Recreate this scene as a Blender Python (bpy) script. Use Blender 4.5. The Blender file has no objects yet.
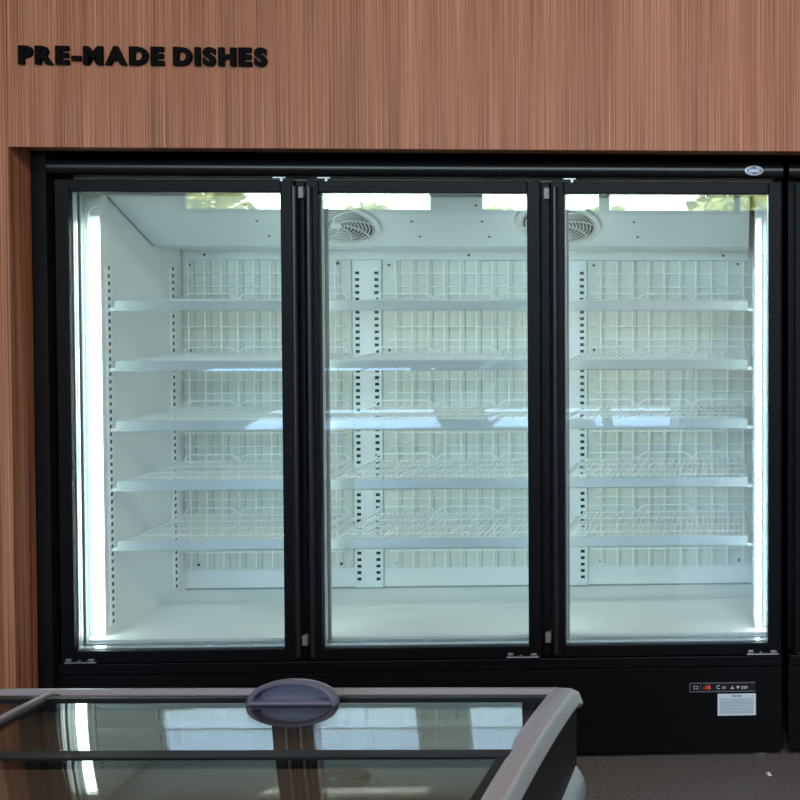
import bpy, bmesh, math, random
from mathutils import Vector, Matrix
random.seed(7)
S = bpy.context.scene
COL = S.collection

# ------------------------------------------------------------------ camera
cam_d = bpy.data.cameras.new('camera')
cam = bpy.data.objects.new('camera', cam_d)
COL.objects.link(cam)
S.camera = cam
cam_d.sensor_width = 36.0
cam_d.lens = 1162.0 * 36.0 / 800.0
cam_d.shift_x = -(788.54 - 400.0) / 800.0
cam_d.shift_y = (301.92 - 400.0) / 800.0
cam_d.clip_start = 0.05
yaw, pitch, roll = .0432, .0251, -.0013
fwd = Vector((math.sin(yaw) * math.cos(pitch), math.cos(yaw) * math.cos(pitch), -math.sin(pitch)))
rgt = Vector((math.cos(yaw), -math.sin(yaw), 0))
dwn = fwd.cross(rgt)
r2 = math.cos(roll) * rgt + math.sin(roll) * dwn
d2 = -math.sin(roll) * rgt + math.cos(roll) * dwn
cam.matrix_world = Matrix(((r2.x, -d2.x, -fwd.x, 1.0184), (r2.y, -d2.y, -fwd.y, -3.8016),
                           (r2.z, -d2.z, -fwd.z, 1.5952), (0, 0, 0, 1)))

# ------------------------------------------------------------------ view, world, daylight
S.view_settings.view_transform = 'Standard'
S.view_settings.look = 'None'
S.view_settings.exposure = 0.0
S.view_settings.gamma = 1.0
S.view_settings.use_curve_mapping = False
S.cycles.use_denoising = True
S.cycles.max_bounces = 14
S.cycles.diffuse_bounces = 5
S.cycles.glossy_bounces = 6
S.cycles.transparent_max_bounces = 24
S.cycles.caustics_reflective = False
S.cycles.caustics_refractive = False
S.cycles.sample_clamp_indirect = 6.0

W = bpy.data.worlds.new('world')
S.world = W
W.use_nodes = True
wn = W.node_tree
bg = wn.nodes['Background']
sky = wn.nodes.new('ShaderNodeTexSky')
sky.sky_type = 'NISHITA'
sky.sun_disc = False
sky.sun_elevation = math.radians(42)
sky.sun_rotation = math.radians(60)
sky.air_density = 1.0
sky.dust_density = 2.5
wn.links.new(sky.outputs[0], bg.inputs[0])
bg.inputs[1].default_value = 3.6
sun = bpy.data.lights.new('sun', 'SUN')          # lights the trees outside; the roof keeps it out of the shop
sun.energy = 26.0
sun.angle = math.radians(.6)
sun_o = bpy.data.objects.new('sun', sun)
sun_o.rotation_euler = (math.radians(-42), 0, math.radians(-12))
COL.objects.link(sun_o)

# daylight through the shop front (world light sampled through the window openings)
ROOM_Y = -10.0
WZ0, WZ1 = 2.28, 4.30


def portal(name, loc, rot, sx, sy):
    l = bpy.data.lights.new(name, 'AREA')
    l.shape = 'RECTANGLE'
    l.size, l.size_y = sx, sy
    l.cycles.is_portal = True
    o = bpy.data.objects.new(name, l)
    o.location = loc
    o.rotation_euler = rot
    COL.objects.link(o)


portal('daylight_portal', (-1.5, ROOM_Y - .02, (WZ0 + WZ1) / 2), (math.radians(90), 0, 0), 8.0, WZ1 - WZ0)

# unseen fill lights added under the ceiling to brighten the wood cladding
for i, (lx, ly, pw) in enumerate(((-2.6, -4.6, 16), (.4, -4.4, 68), (2.6, -4.2, 165), (-2.6, -7.2, 30), (.4, -7.2, 60), (3.2, -7.2, 70))):
    l = bpy.data.lights.new('added_fill_light', 'AREA')
    l.shape = 'RECTANGLE'
    l.size, l.size_y = 1.5, .35
    l.energy = pw
    l.color = (1.0, .95, .88)
    o = bpy.data.objects.new('added_fill_light', l)
    o.location = (lx, ly, 4.47)
    COL.objects.link(o)


# ------------------------------------------------------------------ materials
def mat(name, col, rough=.5, metal=0., spec=.5, emit=None, estr=0., coat=0.):
    m = bpy.data.materials.new(name)
    m.use_nodes = True
    b = m.node_tree.nodes['Principled BSDF']
    b.inputs['Base Color'].default_value = (*col, 1)
    b.inputs['Roughness'].default_value = rough
    b.inputs['Metallic'].default_value = metal
    b.inputs['Specular IOR Level'].default_value = spec
    b.inputs['Coat Weight'].default_value = coat
    if emit:
        b.inputs['Emission Color'].default_value = (*emit, 1)
        b.inputs['Emission Strength'].default_value = estr
    return m


def vary(m, c1, c2, scale, detail=3, lo=.35, hi=.65, bump=0.):
    """noise between two colours in object space"""
    nt = m.node_tree
    b = nt.nodes['Principled BSDF']
    tc = nt.nodes.new('ShaderNodeTexCoord')
    mp = nt.nodes.new('ShaderNodeMapping')
    mp.inputs['Scale'].default_value = scale
    nz = nt.nodes.new('ShaderNodeTexNoise')
    nz.inputs['Scale'].default_value = 1
    nz.inputs['Detail'].default_value = detail
    rp = nt.nodes.new('ShaderNodeValToRGB')
    rp.color_ramp.elements[0].position = lo
    rp.color_ramp.elements[1].position = hi
    rp.color_ramp.elements[0].color = (*c1, 1)
    rp.color_ramp.elements[1].color = (*c2, 1)
    nt.links.new(tc.outputs['Object'], mp.inputs[0])
    nt.links.new(mp.outputs[0], nz.inputs['Vector'])
    nt.links.new(nz.outputs['Fac'], rp.inputs[0])
    nt.links.new(rp.outputs[0], b.inputs['Base Color'])
    if bump:
        bp = nt.nodes.new('ShaderNodeBump')
        bp.inputs['Strength'].default_value = bump
        bp.inputs['Distance'].default_value = .002
        nt.links.new(nz.outputs['Fac'], bp.inputs['Height'])
        nt.links.new(bp.outputs[0], b.inputs['Normal'])
    return m, rp, nz


def glass_mat(name, tint, ior=1.5, rough=0.0):
    """pane: clear with a slight tint, mirror reflection by Fresnel"""
    m = bpy.data.materials.new(name)
    m.use_nodes = True
    nt = m.node_tree
    nt.nodes.clear()
    out = nt.nodes.new('ShaderNodeOutputMaterial')
    mx = nt.nodes.new('ShaderNodeMixShader')
    tr = nt.nodes.new('ShaderNodeBsdfTransparent')
    gl = nt.nodes.new('ShaderNodeBsdfGlossy')
    fr = nt.nodes.new('ShaderNodeFresnel')
    fr.inputs[0].default_value = ior
    ge = nt.nodes.new('ShaderNodeNewGeometry')
    # same Fresnel from both sides of the pane
    mr = nt.nodes.new('ShaderNodeMix')
    mr.data_type = 'FLOAT'
    mr.inputs[2].default_value = ior
    mr.inputs[3].default_value = 1.0 / ior
    nt.links.new(ge.outputs['Backfacing'], mr.inputs[0])
    nt.links.new(mr.outputs[0], fr.inputs[0])
    tr.inputs[0].default_value = (*tint, 1)
    gl.inputs[0].default_value = (1, 1, 1, 1)
    gl.inputs['Roughness'].default_value = rough
    nt.links.new(fr.outputs[0], mx.inputs[0])
    nt.links.new(tr.outputs[0], mx.inputs[1])
    nt.links.new(gl.outputs[0], mx.inputs[2])
    nt.links.new(mx.outputs[0], out.inputs[0])
    return m


M = {}
M['black'] = mat('black_powder_coat', (.0036, .0036, .0044), .42, 0., .12)
M['black_gloss'] = mat('black_anodised', (.006, .006, .0065), .33, 0., .6)
M['black_flat'] = mat('matt_black', (.004, .0034, .003), .7, 0., .2)
M['white'] = mat('white_liner', (.79, .815, .80), .45)
M['panel'] = mat('rear_panel_cream', (.68, .715, .64), .5)
M['cover'] = mat('evaporator_cover_white', (.74, .80, .80), .4)
M['wire'] = mat('white_coated_wire', (.88, .91, .92), .35)
M['slot'] = mat('dark_slot', (.015, .02, .02), .8)
M['alu'] = mat('brushed_aluminium', (.60, .60, .62), .3, 1.)
M['spacer'] = mat('bright_spacer_bar', (.75, .78, .78), .25, .7)
M['gasket'] = mat('grey_gasket', (.28, .33, .32), .5)
M['rail'] = mat('clear_grey_price_rail', (.62, .68, .69), .15)
_n = M['rail'].node_tree
_t = _n.nodes.new('ShaderNodeBsdfTranslucent')
_t.inputs[0].default_value = (.70, .76, .77, 1)
_x = _n.nodes.new('ShaderNodeMixShader')
_x.inputs[0].default_value = .45
_n.links.new(_n.nodes['Principled BSDF'].outputs[0], _x.inputs[1])
_n.links.new(_t.outputs[0], _x.inputs[2])
_n.links.new(_x.outputs[0], _n.nodes['Material Output'].inputs[0])
M['led'] = mat('led_diffuser', (1, 1, 1), .5, emit=(.85, .99, .965), estr=12.0)
M['steel'] = mat('zinc_steel', (.30, .30, .31), .4, .9)
M['tab'] = mat('grey_plastic', (.16, .16, .16), .4)
M['grille'] = mat('light_grey_plastic', (.62, .67, .66), .4)
M['fandark'] = mat('fan_recess_black', (.012, .014, .014), .6)
M['blade'] = mat('fan_blade_grey', (.10, .11, .11), .4)
M['glass'] = glass_mat('door_glass', (.965, .986, .984))
M['lidglass'] = glass_mat('lid_glass', (.78, .80, .78), 1.54)
M['nearglass'] = glass_mat('near_lid_glass', (.74, .74, .71), 1.42)
M['badge_silver'] = mat('badge_silver', (.72, .75, .82), .3, .4)
M['badge_blue'] = mat('badge_blue', (.01, .035, .17), .3)
M['label'] = mat('pale_blue_label', (.62, .74, .82), .6)
M['ink'] = mat('label_ink', (.10, .16, .24), .6)
M['ink_pale'] = mat('label_small_print', (.27, .37, .47), .6)
M['display'] = mat('display_black', (.006, .006, .007), .15)
M['icon'] = mat('icon_white', (.55, .55, .57), .5)
M['digit'] = mat('red_led_digit', (.5, .05, .03), .5, emit=(1, .12, .07), estr=.5)
M['letter'] = mat('black_letter', (.002, .0018, .0018), .6, 0., .06)
M['isl_grey'] = mat('grey_moulded_trim', (.185, .175, .19), .42, .0)
M['isl_edge'] = mat('pale_edge_trim', (.25, .28, .31), .35, .2)
M['isl_black'] = mat('black_lid_frame', (.006, .006, .006), .5, 0., .15)
M['isl_body'] = mat('dark_steel_side', (.007, .0075, .009), .45, 0., .3)
M['isl_liner'] = mat('dark_tank_liner', (.20, .125, .085), .6)
M['bumper'] = mat('pale_bumper', (.23, .285, .33), .35)
M['handle_grey'] = mat('blue_grey_plastic', (.085, .083, .115), .4)
M['tag'] = mat('mauve_tag', (.30, .25, .29), .5)
M['paper'] = mat('white_paper', (.8, .8, .78), .6)
M['wood'] = mat('striped_wood_laminate', (.4, .2, .13), .5, 0., .3)
M['carpet'] = mat('dark_floor', (.06, .055, .055), .5)
M['plaster'] = mat('painted_plaster', (.55, .53, .50), .7)
M['window_frame'] = mat('dark_window_frame', (.05, .05, .05), .5)
M['leaf'] = mat('yellow_green_leaves', (.42, .44, .13), .6)
M['bark'] = mat('bark', (.1, .07, .05), .8)


def build_wood(m):
    nt = m.node_tree
    b = nt.nodes['Principled BSDF']
    tc = nt.nodes.new('ShaderNodeTexCoord')

    def noise(scale, detail, rough=.5):
        mp = nt.nodes.new('ShaderNodeMapping')
        mp.inputs['Scale'].default_value = scale
        n = nt.nodes.new('ShaderNodeTexNoise')
        n.inputs['Scale'].default_value = 1
        n.inputs['Detail'].default_value = detail
        n.inputs['Roughness'].default_value = rough
        nt.links.new(tc.outputs['Object'], mp.inputs[0])
        nt.links.new(mp.outputs[0], n.inputs['Vector'])
        return n
    fine = noise((260, 260, .9), 2, .6)
    wide = noise((22, 22, .25), 2)
    ad = nt.nodes.new('ShaderNodeMath')
    ad.operation = 'MULTIPLY_ADD'
    ad.inputs[1].default_value = .22
    nt.links.new(wide.outputs['Fac'], ad.inputs[0])
    sc = nt.nodes.new('ShaderNodeMath')
    sc.operation = 'MULTIPLY'
    sc.inputs[1].default_value = .78
    nt.links.new(fine.outputs['Fac'], sc.inputs[0])
    nt.links.new(sc.outputs[0], ad.inputs[2])
    rp = nt.nodes.new('ShaderNodeValToRGB')
    e = rp.color_ramp.elements
    e[0].position, e[0].color = .36, (.160, .055, .028, 1)
    e[1].position, e[1].color = .66, (.500, .240, .145, 1)
    k = e.new(.50)
    k.color = (.325, .118, .056, 1)
    nt.links.new(ad.outputs[0], rp.inputs[0])
    nt.links.new(rp.outputs[0], b.inputs['Base Color'])


build_wood(M['wood'])
vary(M['carpet'], (.060, .053, .053), (.190, .175, .172), (140, 140, 140), 4, .35, .68, .25)


# ------------------------------------------------------------------ mesh helpers
class MB:
    def __init__(self):
        self.v, self.f, self.m, self.mats = [], [], [], []

    def mi(self, m):
        if m not in self.mats:
            self.mats.append(m)
        return self.mats.index(m)

    def add(self, vs, fs, m):
        o = len(self.v)
        self.v += [tuple(v) for v in vs]
        k = self.mi(m)
        for f in fs:
            self.f.append([i + o for i in f])
            self.m.append(k)
        return self

    def box(self, x0, x1, y0, y1, z0, z1, m):
        vs = [(x, y, z) for z in (z0, z1) for y in (y0, y1) for x in (x0, x1)]
        return self.add(vs, [(0, 2, 3, 1), (4, 5, 7, 6), (0, 1, 5, 4), (2, 6, 7, 3), (0, 4, 6, 2), (1, 3, 7, 5)], m)

    def tube(self, pts, r, m, n=6, closed=False):
        pts = [Vector(p) for p in pts]
        N = len(pts)
        vs, fs = [], []
        prev = None
        for i, p in enumerate(pts):
            if closed:
                t = (pts[(i + 1) % N] - pts[i - 1]).normalized()
            else:
                t = (pts[min(i + 1, N - 1)] - pts[max(i - 1, 0)]).normalized()
            if prev is None:
                a = Vector((0, 0, 1)) if abs(t.z) < .9 else Vector((1, 0, 0))
            else:
                a = prev
            u = (a - t * a.dot(t)).normalized()
            prev = u
            w = t.cross(u)
            for k in range(n):
                g = 2 * math.pi * k / n
                vs.append(p + r * (math.cos(g) * u + math.sin(g) * w))
        R = N if closed else N - 1
        for i in range(R):
            j = (i + 1) % N
            for k in range(n):
                l = (k + 1) % n
                fs.append((i * n + k, i * n + l, j * n + l, j * n + k))
        if not closed:
            fs.append(tuple(range(n))[::-1])
            fs.append(tuple((N - 1) * n + k for k in range(n)))
        return self.add(vs, fs, m)

    def loft(self, rings, m, cap=True, closed=True):
        """rings: lists of equal length"""
        n = len(rings[0])
        vs = [p for r in rings for p in r]
        fs = []
        for i in range(len(rings) - 1):
            for k in range(n if closed else n - 1):
                l = (k + 1) % n
                fs.append((i * n + k, i * n + l, (i + 1) * n + l, (i + 1) * n + k))
        if cap and closed:
            fs.append(tuple(range(n))[::-1])
            fs.append(tuple((len(rings) - 1) * n + k for k in range(n)))
        return self.add(vs, fs, m)

    def build(self, name, parent=None, loc=None, bevel=0., smooth=False, seg=2):
        me = bpy.data.meshes.new(name)
        me.from_pydata(self.v, [], self.f)
        for m in self.mats:
            me.materials.append(m)
        me.polygons.foreach_set('material_index', self.m)
        bm = bmesh.new()
        bm.from_mesh(me)
        bmesh.ops.recalc_face_normals(bm, faces=bm.faces)
        bm.to_mesh(me)
        bm.free()
        if smooth:
            me.polygons.foreach_set('use_smooth', [True] * len(me.polygons))
            try:
                me.set_sharp_from_angle(angle=math.radians(40))
            except Exception:
                pass
        me.update()
        o = bpy.data.objects.new(name, me)
        COL.objects.link(o)
        if parent:
            o.parent = parent
        if loc:
            o.location = loc
        if bevel:
            b = o.modifiers.new('bevel', 'BEVEL')
            b.width = bevel
            b.segments = seg
            b.limit_method = 'ANGLE'
        return o


def empty(name, loc=(0, 0, 0), rz=0., parent=None):
    o = bpy.data.objects.new(name, None)
    COL.objects.link(o)
    o.location = loc
    o.rotation_euler = (0, 0, rz)
    o.empty_display_size = .1
    if parent:
        o.parent = parent
    return o


def tag(o, label=None, cat=None, group=None, kind=None):
    if label:
        o['label'] = label
    if cat:
        o['category'] = cat
    if group:
        o['group'] = group
    if kind:
        o['kind'] = kind
    return o


def struct(name, mb, **k):
    return tag(mb.build(name, **k), kind='structure')


def text_mesh(s, m, height, depth, bold=0., sx=1.):
    """one glyph or word as verts/faces, lower left at the origin, in the XZ plane facing -Y"""
    cu = bpy.data.curves.new('glyph', 'FONT')
    cu.body = s
    cu.size = height / .70
    cu.extrude = depth / 2
    cu.offset = bold
    cu.resolution_u = 4
    o = bpy.data.objects.new('glyph', cu)
    COL.objects.link(o)
    bpy.context.view_layer.update()
    dg = bpy.context.evaluated_depsgraph_get()
    me = bpy.data.meshes.new_from_object(o.evaluated_get(dg))
    vs = [v.co.copy() for v in me.vertices]
    fs = [tuple(p.vertices) for p in me.polygons]
    COL.objects.unlink(o)
    bpy.data.objects.remove(o)
    bpy.data.curves.remove(cu)
    bpy.data.meshes.remove(me)
    x0 = min(v.x for v in vs)
    x1 = max(v.x for v in vs)
    out = [((v.x - x0) * sx, -v.z, v.y) for v in vs]
    return out, fs, (x1 - x0) * sx


# ------------------------------------------------------------------ the room
WY = -.15            # front plane of the wood cladding
struct('floor', MB().box(-7, 6, -10.2, 1.0, -.1, 0, M['carpet']))
struct('wall_upper', MB().box(-1.2055, 6, WY, -.03, 1.9755, 4.5, M['wood']), bevel=.002)      # fascia over the freezers
struct('wall_left', MB().box(-6.0, -1.2060, WY - .002, -.036, 0, 4.5, M['wood']), bevel=.002)   # cladding left of the freezers
struct('gap_shade_1', MB().box(-1.2300, -1.1640, -.030, .30, 0, 1.99, M['black_flat']))               # black strip standing in for the shaded gap beside the freezer
struct('gap_shade_2', MB().box(-1.2300, 6, .02, .30, 1.985, 4.5, M['black_flat']))                      # black sheet standing in for the shade above the freezers
struct('wall_back', MB().box(-7, 6, .90, 1.0, 0, 4.5, M['black_flat']))
struct('ceiling', MB().box(-7, 6, -10.2, 1.0, 4.5, 4.6, M['plaster']))
mb = MB()                                                                     # shop front behind the camera
mb.box(-7, 6, ROOM_Y - .1, ROOM_Y, 0, WZ0, M['plaster'])
mb.box(-7, -5.5, ROOM_Y - .1, ROOM_Y, WZ0, 4.5, M['plaster'])
mb.box(2.5, 6, ROOM_Y - .1, ROOM_Y, WZ0, 4.5, M['plaster'])
mb.box(-5.5, 2.5, ROOM_Y - .1, ROOM_Y, WZ1, 4.5, M['plaster'])
struct('wall_front', mb)
mb = MB()
for x, w in ((-5.46, .04), (-2.3, .30), (-.57, .06), (1.0, .04), (2.46, .04)):
    mb.box(x - w, x + w, ROOM_Y - .08, ROOM_Y - .02, WZ0, WZ1, M['window_frame'])
mb.box(-5.5, 2.5, ROOM_Y - .08, ROOM_Y - .02, WZ0, WZ0 + .05, M['window_frame'])
mb.box(-5.5, 2.5, ROOM_Y - .08, ROOM_Y - .02, WZ1 - .05, WZ1, M['window_frame'])
mb.box(-5.5, 2.5, ROOM_Y - .08, ROOM_Y - .02, 3.20, 3.27, M['window_frame'])
struct('window_1', mb)
struct('wall_right', MB().box(6, 6.1, -10.2, 1.0, 0, 4.5, M['plaster']))
struct('wall_side', MB().box(-7.1, -7, -10.2, 1.0, 0, 4.5, M['plaster']))

# ------------------------------------------------------------------ upright glass-door freezer
XL, XR, YB, ZF = -1.068, 1.075, .66, .393          # liner
P = .78
ZB, ZT, GW = .3817, 1.850, .66                      # glass
BAYS = ((-1.045, -.432, -.764), (-.345, .345, 0.), (.432, 1.050, .767))


def build_door(root, xc, hinge):
    """hinge: -1 hinged left, +1 hinged right; grip runs on the other side"""
    d = MB()
    x0, x1 = xc - .372, xc + .372
    z0, z1 = .343, 1.889
    g0, g1 = xc - GW / 2, xc + GW / 2
    for a, b, c, e in ((x0, g0, z0, z1), (g1, x1, z0, z1), (g0, g1, z0, ZB), (g0, g1, ZT, z1)):
        d.box(a, b, -.022, .040, c, e, M['black'])
    o = d.build('door', root)
    bv = o.modifiers.new('bevel', 'BEVEL')
    bv.width, bv.segments, bv.limit_method = .003, 2, 'ANGLE'
    # panes
    g = MB()
    g.box(g0 - .004, g1 + .004, -.002, .002, ZB - .004, ZT + .004, M['glass'])
    g.box(g0 - .004, g1 + .004, .026, .030, ZB - .004, ZT + .004, M['glass'])
    g.build('glass_pane', o)
    # spacer and gasket round the edge of the double pane
    s = MB()

    def ring(y0, y1, t, m):
        s.box(g0 - .003, g0 + t, y0, y1, ZB - .003, ZT + .003, m)
        s.box(g1 - t, g1 + .003, y0, y1, ZB - .003, ZT + .003, m)
        s.box(g0 + t, g1 - t, y0, y1, ZB - .003, ZB + t, m)
        s.box(g0 + t, g1 - t, y0, y1, ZT - t, ZT + .003, m)
    ring(.004, .012, .002, M['spacer'])
    ring(.012, .015, .0025, M['gasket'])
    ring(.015, .024, .003, M['spacer'])
    s.build('spacer_bar', o)
    gk = MB()
    for a, b, c, e in ((g0 - .02, g0 + .004, ZB, ZT), (g1 - .004, g1 + .02, ZB, ZT),
                       (g0 - .02, g1 + .02, ZB - .02, ZB + .004), (g0 - .02, g1 + .02, ZT - .004, ZT + .02)):
        gk.box(a, b, .0405, .056, c, e, M['gasket'])
    gk.build('gasket', o)
    # long grip
    gx = xc - hinge * (.376 if hinge < 0 else .358)
    h = MB()
    prof = []
    for k in range(9):
        a = math.pi * k / 8
        prof.append((gx + .0105 * math.cos(a), -.022 - .014 * math.sin(a)))
    rings = [[(px, py, z) for px, py in prof] + [(gx - .0105, -.006, z), (gx + .0105, -.006, z)] for z in (z0 + .014, z1 - .02)]
    h.loft(rings, M['black_gloss'])
    h.build('handle', o, smooth=True)
    # hinge bracket at the foot
    hx0, hx1 = (x0 + .016, x0 + .116) if hinge < 0 else (x1 - .112, x1 - .006)
    hb = MB()
    hb.box(hx0, hx1, -.034, -.0225, .346, .350, M['steel'])
    hb.box(hx0 + .004, hx0 + .022, -.032, -.0225, .350, .361, M['steel'])
    hb.box(hx0 + .042, hx0 + .050, -.032, -.0225, .350, .355, M['steel'])
    hb.box(hx1 - .028, hx1 - .008, -.032, -.0225, .350, .359, M['steel'])
    hb.build('hinge', o, bevel=.0015)
    # little clip at the top
    cx = xc + (.33 if hinge < 0 else -.31)
    c = MB()
    c.box(cx - .02, cx + .02, -.030, -.0225, 1.894, 1.898, M['steel'])
    c.box(cx + .004, cx + .012, -.031, -.0225, 1.8845, 1.894, M['steel'])
    c.build('clip', o)
    return o


def bullnose(x0, x1):
    """header cap profile: rounded front"""
    pr = []
    for k in range(13):
        a = -math.pi / 2 + math.pi * k / 12
        pr.append((-.006 - .030 * math.cos(a), 1.9275 + .0265 * math.sin(a)))
    pr += [(.10, 1.954), (.10, 1.901)]
    return [[(x, y, z) for y, z in pr] for x in (x0, x1)]


def build_upright_freezer():
    root = empty('upright_freezer', (0, 0, 0))
    tag(root, 'black upright display freezer with three glass doors, lit and empty', 'freezer')
    x0, x1 = -1.160, 1.163
    # carcass: outer skin
    c = MB()
    c.box(x0, x0 + .03, .046, .76, .02, 1.90, M['black'])
    c.box(x1 - .03, x1, .046, .76, .02, 1.90, M['black'])
    c.box(x0 + .03, x1 - .03, YB + .012, .76, .02, 1.90, M['black'])
    c.box(x0 + .03, x1 - .03, .046, YB + .012, .02, ZF - .012, M['black'])
    c.box(x0, x1, .03, .76, 1.90, 1.953, M['black'])
    c.build('cabinet_body', root)
    ln = MB()
    ln.box(x0 + .031, XL, .108, YB, ZF, 1.888, M['white'])
    ln.box(XR, x1 - .031, .108, YB, ZF, 1.888, M['white'])
    ln.box(x0 + .031, x0 + .036, .058, .108, ZF, 1.888, M['gasket'])
    ln.box(x1 - .036, x1 - .031, .058, .108, ZF, 1.888, M['gasket'])
    ln.box(x0 + .031, x1 - .031, YB, YB + .012, ZF - .012, 1.90, M['white'])
    ln.box(x0 + .031, x1 - .031, .058, YB, ZF - .012, ZF, M['white'])
    ln.box(x0 + .031, x1 - .031, .058, YB, 1.888, 1.90, M['white'])
    ln.box(XL, XR, YB - .0035, YB, ZF, ZF + .006, M['gasket'])
    ln.build('inner_liner', root)
    hd = MB().loft(bullnose(x0, x1), M['black_gloss']).build('header', root, smooth=True)
    k = MB()
    k.box(x0, x1, -.004, .045, .018, .297, M['black'])
    k.build('kick_panel', root, bevel=.002)
    k = MB()
    k.box(x0, x1, -.014, .045, .302, .338, M['black'])
    k.build('base_rail', root, bevel=.004)
    # face frame + mullions behind the doors
    for a, b in ((x0, x0 + .028), (x1 - .028, x1)):
        MB().box(a, b, .0410, .0455, .34, 1.895, M['black']).build('face_frame', root)
    for X in (-.39, .39):
        m_ = MB().box(X - .030, X + .030, .0575, .095, ZF, 1.888, M['black'])
        mo = m_.build('mullion', root, bevel=.004)
        fx = MB().box(X - .0165, X + .0165, -.006, .0575, .345, 1.888, M['black'])
        fx.build('door_stop', mo)
        for z0, z1 in ((.393, .426), (1.831, 1.868)):
            MB().box(X + (.007 if X < 0 else .003), X + (.0235 if X < 0 else .0205), -.030, -.0062, z0, z1, M['tab']).build('latch_tab', mo, bevel=.002)
        l = MB().box(X - .016, X + .016, .0952, .112, .43, 1.80, M['led'])
        l.build('led_lamp', mo, bevel=.004)
    # end lamps
    for sgn, X, u0, u1 in ((1, XL, -1.0935, -1.0655), (-1, XR, 1.0915, 1.0755)):
        def bx(m_, a, b, *r):
            return MB().box(min(a, b), max(a, b), *r, m_)
        lo = bx(M['white'], u0 - sgn * .006, u1 + sgn * .0005, .0935, .1075, .398, 1.780).build('lamp_housing', root, bevel=.003)
        bx(M['led'], u0, u1, .076, .093, .402, 1.757).build('led_tube', lo, bevel=.004)
        w = MB()
        a = u0 - sgn * .004
        w.tube([(a, .085, .43), (a, .085, 1.757), (a, .087, 1.79), (a + sgn * .012, .10, 1.808), (X + sgn * .005, .15, 1.814), (X + sgn * .005, .20, 1.813)],
               .0022, M['wire'], 6)
        w.build('lamp_cable', lo)
        # slotted wall strips
        for yy in (.137, .573):
            st = MB()
            st.box(X + sgn * .0005, X + sgn * .006, yy - .017, yy + .017, .42, 1.612, M['wire'])
            for j in range(48):
                z = .4315 + .025 * j
                st.box(X + sgn * .0055, X + sgn * .0066, yy - .006, yy + .006, z - .006, z + .006, M['slot'])
            st.build('slotted_strip', root)
    # evaporator cover under the ceiling
    pr = [(.137, 1.846), (.436, 1.689), (.6486, 1.679), (.648, 1.6415), (.658, 1.6415), (.658, 1.872), (.137, 1.872)]
    e = MB().loft([[(x, y, z) for y, z in pr] for x in (XL + .003, XR - .018)], M['cover'])
    e.tube([(XL + .004, .140, 1.843), (XL + .004, .436, 1.6865)], .003, M['gasket'], 5)
    ev = e.build('evaporator_cover', root, bevel=.002)
    slope = Vector((0, .436 - .137, 1.689 - 1.846))
    nrm = Vector((0, slope.z, -slope.y)).normalized()      # faces front and down
    sl = slope.normalized()
    for X in (-.636, -.111, .131, .655):
        for yy in (.18, .276, .37):
            p = Vector((X + (.004 if yy > .3 else 0), yy, 1.846 + (yy - .137) * slope.z / slope.y)) + nrm * .0015
            q = [p + .0045 * (math.cos(a) * Vector((1, 0, 0)) + math.sin(a) * sl) for a in [i * math.pi / 4 for i in range(8)]]
            MB().loft([q, [v + nrm * .002 for v in q]], M['slot']).build('screw', ev)
    for X in (-.98, 0., .96):
        q = [(X + .005 * math.cos(i * math.pi / 4), .6462, 1.660 + .005 * math.sin(i * math.pi / 4)) for i in range(8)]
        MB().loft([q, [(a, b - .003, c_) for a, b, c_ in q]], M['slot']).build('screw', ev)
    for X in (-.370, .392):
        o = Vector((X, .287, 1.846 + (.287 - .137) * slope.z / slope.y))
        ux = Vector((1, 0, 0))

        def at(r, a, h):
            return o + r * (math.cos(a) * ux + math.sin(a) * sl) + nrm * h
        fn = MB()
        N = 40
        for (ra, rb, ha, hb) in ((.150, .146, .0005, .010), (.146, .128, .010, .012), (.128, .124, .012, .0022)):
            fn.add([at(r, 2 * math.pi * k / N, h) for r, h in ((ra, ha), (rb, hb)) for k in range(N)],
                   [(k, (k + 1) % N, N + (k + 1) % N, N + k) for k in range(N)], M['grille'])
        fo = fn.build('fan', root, smooth=True)
        dk = MB()
        dk.add([at(.126, 2 * math.pi * k / N, .002) for k in range(N)], [tuple(range(N))], M['fandark'])
        for b in range(5):
            a0 = b * 2 * math.pi / 5
            ring1 = [at(.03 + .088 * t, a0 + .25 * t, .0025) for t in (0, .33, .66, 1)]
            ring2 = [at(.03 + .088 * t, a0 + .62 + .10 * t, .006) for t in (0, .33, .66, 1)]
            dk.add(ring1 + ring2, [(i, i + 1, i + 5, i + 4) for i in range(3)], M['blade'])
        dk.build('fan_blades', fo)
        gd = MB()
        for j in range(9):
            r = .028 + j * .0118
            gd.tube([at(r, 2 * math.pi * k / 36, .011) for k in range(36)], .0019, M['grille'], 5, closed=True)
        for j in range(8):
            a0 = j * math.pi / 4
            gd.tube([at(.025 + .103 * t, a0 + .75 * t, .012) for t in (0, .2, .4, .6, .8, 1)], .0024, M['grille'], 5)
        q = [at(.020, 2 * math.pi * k / 20, .010) for k in range(20)]
        gd.loft([q, [v + nrm * .004 for v in q]], M['grille'])
        gd.build('fan_guard', fo, smooth=True)
    # rear wall: cream plates, wire guards, slotted covers
    for (a, b) in ((-1.060, -.440), (-.322, .330), (.447, 1.066)):
        xc = (-.764, .0, .767)[(a > -.5) + (a > .4)]
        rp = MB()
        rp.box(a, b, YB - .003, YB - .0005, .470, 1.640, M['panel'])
        nb = 11  # grooves between the strips stand in for shadow lines beside the wires
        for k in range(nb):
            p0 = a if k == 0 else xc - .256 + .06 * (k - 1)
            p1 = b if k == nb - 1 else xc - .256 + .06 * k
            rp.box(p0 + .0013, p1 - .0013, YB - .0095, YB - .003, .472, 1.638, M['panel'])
        rp = rp.build('rear_panel', root)
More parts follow.
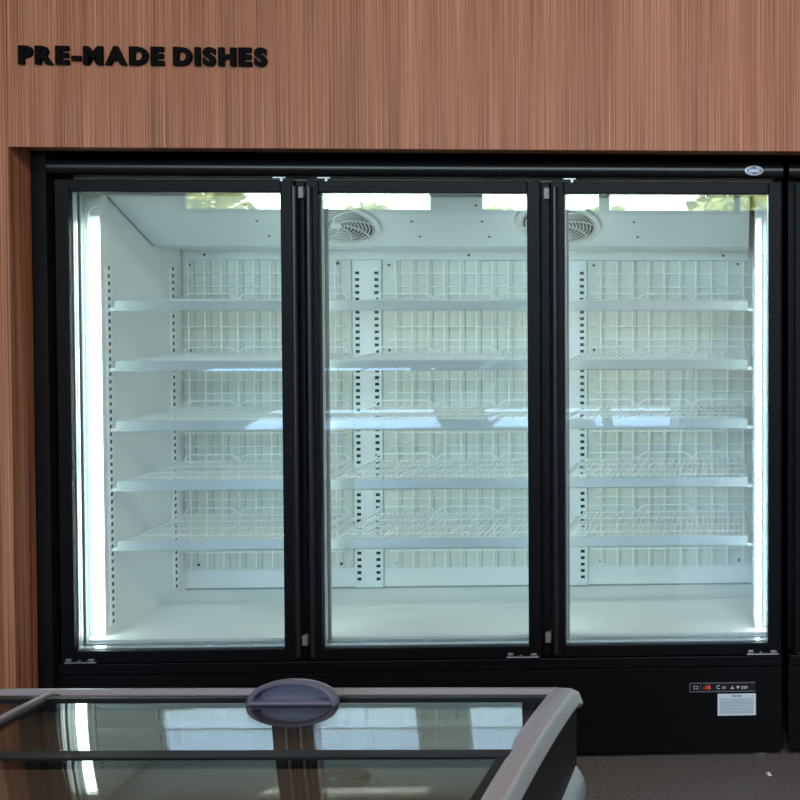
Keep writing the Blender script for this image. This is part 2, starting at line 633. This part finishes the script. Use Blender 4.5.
        for (sx, sz) in ((a + .022, 1.622), (a + .045, .49), (b - .045, .49), (b - .05, 1.628), (a + .022, 1.30), (a + .022, .78)):
            q = [(sx + .005 * math.cos(i * math.pi / 4), YB - .0096, sz + .005 * math.sin(i * math.pi / 4)) for i in range(8)]
            MB().loft([q, [(u, v - .003, w) for u, v, w in q]], M['slot']).build('screw', rp)
        g = MB()
        for k in range(10):
            x = xc - .27 + .06 * k
            g.tube([(x, YB - .030, .476), (x, YB - .030, 1.640)], .0033, M['wire'], 6)
        for lv in range(6):
            for dz in (.590, .540):
                z = dz + .2 * lv
                g.tube([(xc - .305, YB - .005, z), (xc - .298, YB - .026, z), (xc + .298, YB - .026, z), (xc + .305, YB - .005, z)],
                       .0027, M['wire'], 6)
        for x in (xc - .27, xc + .27):
            g.tube([(x - .02, YB - .026, .482), (x + .02, YB - .026, .482)], .002, M['wire'], 6)
        g.build('wire_guard', root, smooth=True)
    for X in (-.381, .389):
        u = MB().box(X - .053, X + .053, YB - .016, YB - .0005, .400, 1.640, M['cover'])
        for j in range(48):
            z = .4315 + .0247 * j
            for dx in (-.0355, .0355):
                u.box(X + dx - .0075, X + dx + .0075, YB - .0168, YB - .0155, z - .0055, z + .0055, M['slot'])
        u.build('slotted_cover', root)
    # shelves
    for lv in range(5):
        zt = .700 + .2 * lv
        for (a, b, rc) in BAYS:
            zs = zt - .006
            y0, y1 = .148, .598
            s = MB()
            n = int((b - a - .02) / .0185)
            for k in range(n + 1):
                x = a + .01 + (b - a - .02) * k / n
                s.tube([(x, y0, zs - .012), (x, y0 + .004, zs), (x, y1, zs)], .00185, M['wire'], 5)
            for yy in (y0 + .02, .262, .374, .486, y1 - .004):
                s.tube([(a + .004, yy, zs - .0045), (b - .004, yy, zs - .0045)], .0028, M['wire'], 6)
            for x in (a + .004, b - .004):
                s.tube([(x, y0, zs - .004), (x, y1, zs - .004)], .0032, M['wire'], 6)
            # raised rear stop with two V dips
            w3 = (b - a) / 3
            pts = [(a + .006, y1, zs), (a + .012, y1, zs + .014), (a + .024, y1 + .002, zs + .021)]
            for j in (1, 2):
                xx = a + w3 * j
                pts += [(xx - .030, y1 + .002, zs + .021), (xx - .018, y1 + .001, zs + .016), (xx - .005, y1, zs + .002), (xx + .005, y1, zs + .002),
                        (xx + .018, y1 + .001, zs + .016), (xx + .030, y1 + .002, zs + .021)]
            pts += [(b - .024, y1 + .002, zs + .021), (b - .012, y1, zs + .014), (b - .006, y1, zs)]
            s.tube(pts, .0027, M['wire'], 6)
            so = s.build('shelf', root, smooth=True)
            # price rail along the front edge
            pr = [(y0 - .004, zt), (y0 - .009, zt), (y0 - .0155, zt - .030), (y0 - .0135, zt - .034), (y0 - .009, zt - .034), (y0 - .0085, zt - .031),
                  (y0 - .0115, zt - .029), (y0 - .006, zt - .004)]
            MB().loft([[(x, y, z) for y, z in pr] for x in (a, b)], M['rail']).build('price_rail', so)
            for x, sg in ((a, -1), (b, 1)):
                xo = x + sg * .018
                br = MB()
                br.box(min(x, xo), max(x, xo), y0 - .012, y0 - .002, zt - .034, zt - .024, M['wire'])
                br.box(xo - .002, xo + .002, y0 - .008, y1 - .02, zt - .030, zt - .016, M['wire'])
                br.build('shelf_bracket', so)
    # doors
    for xc, hg in ((-.772, -1), (.008, 1), (.786, 1)):
        build_door(root, xc, hg)
    # oval badge
    bx, bz, by = 1.069, 1.925, -.0366
    b = MB()

    def oval(rx, rz, y, n=32, cx=0, cz=0):
        return [(bx + cx + rx * math.cos(2 * math.pi * k / n), y, bz + cz + rz * math.sin(2 * math.pi * k / n)) for k in range(n)]
    b.loft([oval(.0300, .0165, by + .003), oval(.0300, .0165, by - .001), oval(.0285, .0150, by - .002)], M['badge_silver'])
    bo = b.build('badge', root, smooth=True)
    f = MB()
    f.loft([oval(.0245, .0085, by - .0019), oval(.0245, .0085, by - .0024)], M['badge_blue'])
    f.loft([oval(.0110, .0125, by - .0019), oval(.0110, .0125, by - .0026)], M['badge_blue'])
    vs, fs, w = text_mesh('OZAE', M['badge_silver'], .0075, .0006, .0, 1.25)
    f.add([(bx - w / 2 + x, by - .0029 + y, bz - .0038 + z) for x, y, z in vs], fs, M['badge_silver'])
    f.build('badge_emblem', bo)
    # controller strip
    cx0, cx1, cz0, cz1 = .858, 1.074, .2175, .2490
    c = MB()
    c.box(cx0, cx1, -.0085, -.0042, cz0, cz1, M['display'])
    for a in ((cx0, cx1, cz1 - .003, cz1), (cx0, cx1, cz0, cz0 + .0025), (cx0, cx0 + .003, cz0, cz1)):
        c.box(a[0], a[1], -.0100, -.0084, a[2], a[3], M['steel'])
    c.box(cx0 + .036, cx0 + .0372, -.0092, -.0084, cz0 + .006, cz1 - .006, M['steel'])
    co = c.build('control_panel', root)
    for s_, x, h, mm in (('-18', cx0 + .046, .0125, 'digit'), ('C', cx0 + .089, .0125, 'icon'), ('M', cx0 + .109, .009, 'icon'),
                         ('\u25b2', cx0 + .135, .009, 'icon'), ('\u25bc', cx0 + .153, .009, 'icon'), ('DEF', cx0 + .170, .009, 'icon')):
        try:
            vs, fs, w = text_mesh(s_, M[mm], h, .0006, .0002)
        except Exception:
            continue
        MB().add([(x + a, -.0091 + b_, cz0 + .0095 + z) for a, b_, z in vs], fs, M[mm]).build('display_glyph', co)
    d = MB()
    for a in ((cx0 + .014, cx0 + .028, cz0 + .010, cz0 + .0115), (cx0 + .014, cx0 + .028, cz0 + .019, cz0 + .0205),
              (cx0 + .014, cx0 + .0155, cz0 + .010, cz0 + .0205), (cx0 + .0265, cx0 + .028, cz0 + .010, cz0 + .0205)):
        d.box(a[0], a[1], -.0092, -.0084, a[2], a[3], M['icon'])
    d.build('display_icon', co)
    # notice sticker
    lx0, lx1, lz0, lz1 = .9505, 1.0765, .1370, .2095
    s = MB().box(lx0, lx1, -.0052, -.0041, lz0, lz1, M['label'])
    so = s.build('notice_label', root)
    ink = MB()
    rnd = random.Random(3)
    for k in range(4):
        x = lx0 + .048 + k * .0085
        ink.box(x, x + .0055, -.0056, -.0051, lz1 - .0105, lz1 - .0045, M['ink'])
    z = lz1 - .018
    while z > lz0 + .006:
        x = lx0 + .008
        while x < lx1 - .010:
            w = rnd.uniform(.002, .007)
            ink.box(x, min(x + w, lx1 - .008), -.0056, -.0051, z - .0026, z, M['ink_pale'])
            x += w + .0012
        z -= .0049
    for zz in (lz1 - .0145, lz1 - .0300):
        ink.box(lx0 + .004, lx1 - .004, -.0055, -.0051, zz - .0007, zz, M['ink_pale'])
    ink.build('printed_text', so)
    # adjustable feet
    for X in (-1.08, 1.097):
        ft = MB()
        q = lambda r, z: [(X + r * math.cos(2 * math.pi * k / 16), .034 + r * math.sin(2 * math.pi * k / 16), z) for k in range(16)]
        ft.loft([q(.027, .0005), q(.027, .006), q(.010, .009), q(.010, .018)], M['steel'])
        ft.build('foot', root, smooth=True)
    return root


build_upright_freezer()


def build_side_freezer():
    root = empty('upright_freezer', (1.183, 0, 0))
    tag(root, 'black upright freezer mostly out of view beyond the lit three-door freezer', 'freezer')
    w = .80
    c = MB()
    c.box(0, .09, .046, .76, .02, 1.953, M['black'])
    c.box(w - .09, w, .046, .76, .02, 1.953, M['black'])
    c.box(.09, w - .09, .66, .76, .02, 1.953, M['black'])
    c.box(.09, w - .09, .046, .66, .02, .39, M['black'])
    c.box(.09, w - .09, .046, .66, 1.89, 1.953, M['black'])
    c.build('cabinet_body', root)
    l = MB()
    l.box(.091, .10, .058, .659, .391, 1.889, M['white'])
    l.box(w - .10, w - .091, .058, .659, .391, 1.889, M['white'])
    l.box(.10, w - .10, .650, .659, .391, 1.889, M['white'])
    l.box(.10, w - .10, .058, .650, .391, .40, M['white'])
    l.build('inner_liner', root)
    MB().loft(bullnose(0, w), M['black_gloss']).build('header', root, smooth=True)
    MB().box(0, w, -.004, .045, .018, .297, M['black']).build('kick_panel', root, bevel=.002)
    MB().box(0, w, -.014, .045, .302, .338, M['black']).build('base_rail', root, bevel=.004)
    build_door(root, .392, -1)
    return root


build_side_freezer()

# ------------------------------------------------------------------ black lettering on the cladding
sign = empty('wall_lettering', (-1.165, WY, 2.226))
tag(sign, 'raised black capital letters reading PRE-MADE DISHES on the wood fascia', 'sign')
glyphs = []
x = 0.
for ch in 'PRE-MADE DISHES':
    if ch == ' ':
        x += .022
        continue
    vs, fs, w = text_mesh(ch, M['letter'], .050, .012, .0042, 1.12)
    glyphs.append((x, vs, fs))
    x += w + .0095
total = x - .0095
k = .740 / total
for gx, vs, fs in glyphs:
    zz = .0
    MB().add([((gx + a) * k, b - .0065, c + .003) for a, b, c in vs], fs, M['letter']).build('letter', sign)

# ------------------------------------------------------------------ island freezer in front
YAW = math.radians(-1.9)
isl = empty('island_freezer', (.687, -1.7339, 0), YAW)
tag(isl, 'low dark island freezer with curved sliding glass lids and grey end trim', 'freezer')
R_, HW, Z0 = 4.4, .62, .85


def zr(s, off=0.):
    return Z0 + math.sqrt((R_ + off) ** 2 - (s - HW) ** 2) - math.sqrt(R_ ** 2 - HW ** 2)


# local frame: +x along the rim (right), -y towards the camera; s = -y
UL = -2.05           # far left end of the cabinet


def strip(u0, u1, s0, s1, top, bot, m, mb, n=18):
    rings = []
    for i in range(n + 1):
        s = s0 + (s1 - s0) * i / n
        rings.append([(u0, -s, zr(s) + bot), (u1, -s, zr(s) + bot), (u1, -s, zr(s) + top), (u0, -s, zr(s) + top)])
    mb.loft(rings, m)
    return mb


SL = 2 * HW
body = MB()
body.box(UL, .040, -SL - .01, .02, .10, .66, M['isl_body'])
body.box(.012, .040, -SL - .01, .02, .66, .835, M['isl_body'])
body.box(UL, UL + .05, -SL - .01, .02, .66, .835, M['isl_body'])
body.box(UL + .05, .012, -.030, .02, .66, .835, M['isl_body'])
body.box(UL + .05, .012, -SL - .01, -SL + .03, .66, .835, M['isl_body'])
rings = []
for i in range(19):
    s = -.02 + (SL + .03) * i / 18
    rings.append([(.012, -s, .83), (.040, -s, .83), (.040, -s, zr(max(s, 0)) - .02), (.012, -s, zr(max(s, 0)) - .02)])
body.loft(rings, M['isl_body'])
body.box(UL + .03, .03, -SL + .06, -.05, 0, .10, M['isl_black'])
body.build('cabinet_body', isl)
tk = MB()
tk.box(UL + .051, .011, -SL + .031, -.031, .6605, .67, M['isl_liner'])
tk.box(UL + .051, .011, -.040, -.031, .67, .834, M['isl_liner'])
tk.box(UL + .051, .011, -SL + .031, -SL + .040, .67, .834, M['isl_liner'])
tk.box(.002, .011, -SL + .04, -.04, .67, .834, M['isl_liner'])
tk.build('tank_liner', isl)
# far aluminium rim
rm = MB()
pr = [(-.004, Z0 - .03), (-.004, Z0 - .004), (.006, Z0 + .002), (.030, Z0 - .004), (.042, Z0 - .012), (.042, Z0 - .03)]
rm.loft([[(x, y, z) for y, z in pr] for x in (UL, .004)], M['isl_grey'])
rm.build('far_rim', isl, smooth=True)
# right end trim, following the arch
en = MB()
rings = []
for i in range(31):
    s = -.040 + (SL + .05) * i / 30
    z = zr(s)
    lift = -.010 * max(0, (-.02 - s) / .02) if s < -.02 else 0
    z += lift
    inner = .002 if s < .327 else .008
    rings.append([(inner, -s, z - .03), (inner, -s, z + .004), (inner + .006, -s, z + .007), (.028, -s, z + .006), (.037, -s, z + .001)])
    rings[-1] += [(.041, -s, z - .004), (.048, -s, z - .022), (.046, -s, z - .027), (.040, -s, z - .03)]
en.loft([r for r in rings], M['isl_grey'])
en.build('end_trim', isl, smooth=True)
ed = MB()
rings = []
for i in range(31):
    s = -.041 + (SL + .052) * i / 30
    z = zr(s) - (.010 * max(0, (-.02 - s) / .02) if s < -.02 else 0)
    rings.append([(.0355, -s, z + .0022), (.0395, -s, z + .0008), (.0422, -s, z - .0030), (.0490, -s, z - .0215), (.0470, -s, z - .0215), (.040, -s, z - .004)])
ed.loft(rings, M['isl_edge'])
ed.build('edge_strip', isl, smooth=True)
# bumper rail on the right side
bm_ = MB()
rings = []
for s, kx in ((-.010, .25), (-.004, .7), (.006, .95), (.02, 1.), (SL - .03, 1.), (SL, .6)):
    rings.append([(-.000 + .0402 + kx * .022 * math.sin(math.pi * j / 10), -s, .675 - .036 * math.cos(math.pi * j / 10)) for j in range(11)])
bm_.loft(rings, M['bumper'])
bm_.build('bumper_rail', isl, smooth=True)
bm_ = MB()
bm_.loft([[(x, .0202 + .022 * math.sin(math.pi * j / 10), .675 - .036 * math.cos(math.pi * j / 10)) for j in range(11)] for x in (UL, .035)], M['bumper'])
bm_.build('bumper_rail', isl, smooth=True)
# sliding lids
S1 = .352
lid = empty('sliding_lid', (0, 0, 0), 0, isl)
f = MB()
strip(UL + .05, .002, .030, .052, .0, -.022, M['isl_black'], f, 3)
f.build('lid_frame', lid)
g = MB()
strip(UL + .05, .001, .050, S1 + .02, -.004, -.009, M['lidglass'], g, 24)
g.build('lid_glass', lid, smooth=True)
lid2 = empty('sliding_lid', (0, 0, 0), 0, isl)
f = MB()
strip(UL + .05, .015, S1, S1 + .030, .005, -.012, M['isl_black'], f, 3)
strip(UL + .05, .015, SL - .03, SL, .004, -.02, M['isl_black'], f, 3)
strip(-.006, .015, S1 + .03, SL - .03, .004, -.012, M['isl_black'], f, 18)
f.build('lid_frame', lid2)
g = MB()
strip(UL + .05, -.005, S1 + .028, SL - .028, .003, -.002, M['nearglass'], g, 24)
g.build('lid_glass', lid2, smooth=True)
# side bar between lids on the left
sb = MB()
for (o_, wd, top) in ((0, .011, .004), (.013, .008, .000)):
    rings = []
    for i in range(13):
        s = .012 + (.330) * i / 12
        u = -.886 + .14 * s + o_
        rings.append([(u, -s, zr(s) - .012), (u + wd, -s, zr(s) - .012), (u + wd, -s, zr(s) + top), (u, -s, zr(s) + top)])
    sb.loft(rings, M['isl_grey'] if o_ == 0 else M['isl_black'])
sb.build('side_bar', isl, bevel=.002)
# half-round hooded grip standing on the far lid
def grip():
    s0 = .074
    hu, hz = -.428, zr(s0) - .003
    ra, rb, N = .0785, .0410, 28
    mb = MB()

    def arc(k, y, dz=0.):
        pts = []
        for i in range(N + 1):
            t = math.pi * i / N
            pts.append((hu + k * ra * math.cos(t), -s0 + y, hz + dz + k * rb * math.sin(t) ** .92))
        return pts
    mb.loft([arc(.84, .022), arc(.95, .012), arc(1., .0), arc(.985, -.008), arc(.93, -.012), arc(.86, -.011), arc(.82, -.005), arc(.78, .004)],
            M['handle_grey'], cap=False, closed=False)
    fl = arc(.78, .004)
    mb.add(fl, [tuple(range(N + 1))], M['handle_grey'])
    bk = arc(.84, .022)
    mb.add(bk, [tuple(range(N + 1))], M['handle_grey'])
    lip = []
    for x, k in ((-.92, .4), (-.86, 1.), (.86, 1.), (.92, .4)):
        lip.append([(hu + ra * x, -s0 + y * k, hz + .001 + z * k) for y, z in ((-.015, .000), (-.0165, .003), (-.014, .0055), (.004, .0055), (.004, .0))])
    mb.loft(lip, M['handle_grey'])
    return mb


grip().build('lid_handle', lid, smooth=True)
# small clip on the rim
cl = MB().box(-.186, -.134, -.046, -.034, Z0 - .006, Z0 + .001, M['tag'])
cl.build('rim_label', isl)



def copy_tree(o, parent=None):
    c = o.copy()
    COL.objects.link(c)
    if parent:
        c.parent = parent
    for ch in [q for q in bpy.data.objects if q.parent == o]:
        copy_tree(ch, c)
    return c


isl2 = copy_tree(isl)
isl2.location = (-.95, -5.0, 0)
tag(isl2, 'island freezer further back in the shop, seen only mirrored in the freezer glass')

# ------------------------------------------------------------------ scrap on the floor
sc = MB()
sc.add([(0, 0, .0005), (.010, -.022, .0005), (.022, -.030, .003), (.014, -.004, .006), (.006, -.012, .007)],
       [(0, 1, 4), (1, 2, 4), (2, 3, 4), (3, 0, 4), (0, 3, 2, 1)], M['paper'])
tag(sc.build('paper_scrap', loc=(1.104, -.135, 0)), 'tiny white paper scrap lying on the dark floor before the freezers', 'scrap')

# ------------------------------------------------------------------ trees outside the shop front, mirrored in the glass
def tree(x, y, h, r, seed):
    rn = random.Random(seed)
    root = empty('street_tree', (x, y, 0))
    MB().tube([(0, 0, -.5), (.05, 0, h * .5), (0, .05, h * .8)], .11, M['bark'], 8).build('trunk', root)
    lv = MB()
    for _ in range(1100):
        d = Vector((rn.gauss(0, 1), rn.gauss(0, 1), rn.gauss(0, 1))).normalized() * (rn.random() ** .4)
        p = Vector((d.x * r, d.y * r, h * .8 + d.z * r * .8))
        a = Vector((rn.uniform(-1, 1), rn.uniform(-1, 1), rn.uniform(-1, 1))).normalized()
        b = a.orthogonal().normalized()
        s = .16
        lv.add([p - a * s, p + b * s * .5, p + a * s, p - b * s * .5], [(0, 1, 2, 3)], M['leaf'])
    lv.build('foliage', root)
    return root


for i, (tx, ty, th, tr) in enumerate(((-9.2, -18, 3.1, 1.3), (-6.4, -20, 2.7, 1.0), (-4.3, -22, 2.8, 1.0), (-2.0, -23, 2.9, 1.0), (1.0, -18, 2.9, 1.1), (2.4, -20, 3.4, 1.3))):
    t = tree(tx, ty, th, tr, i)
    tag(t, 'leafy yellow-green tree outside the shop windows, mirrored in the freezer glass', 'tree', 'trees outside the shop front')
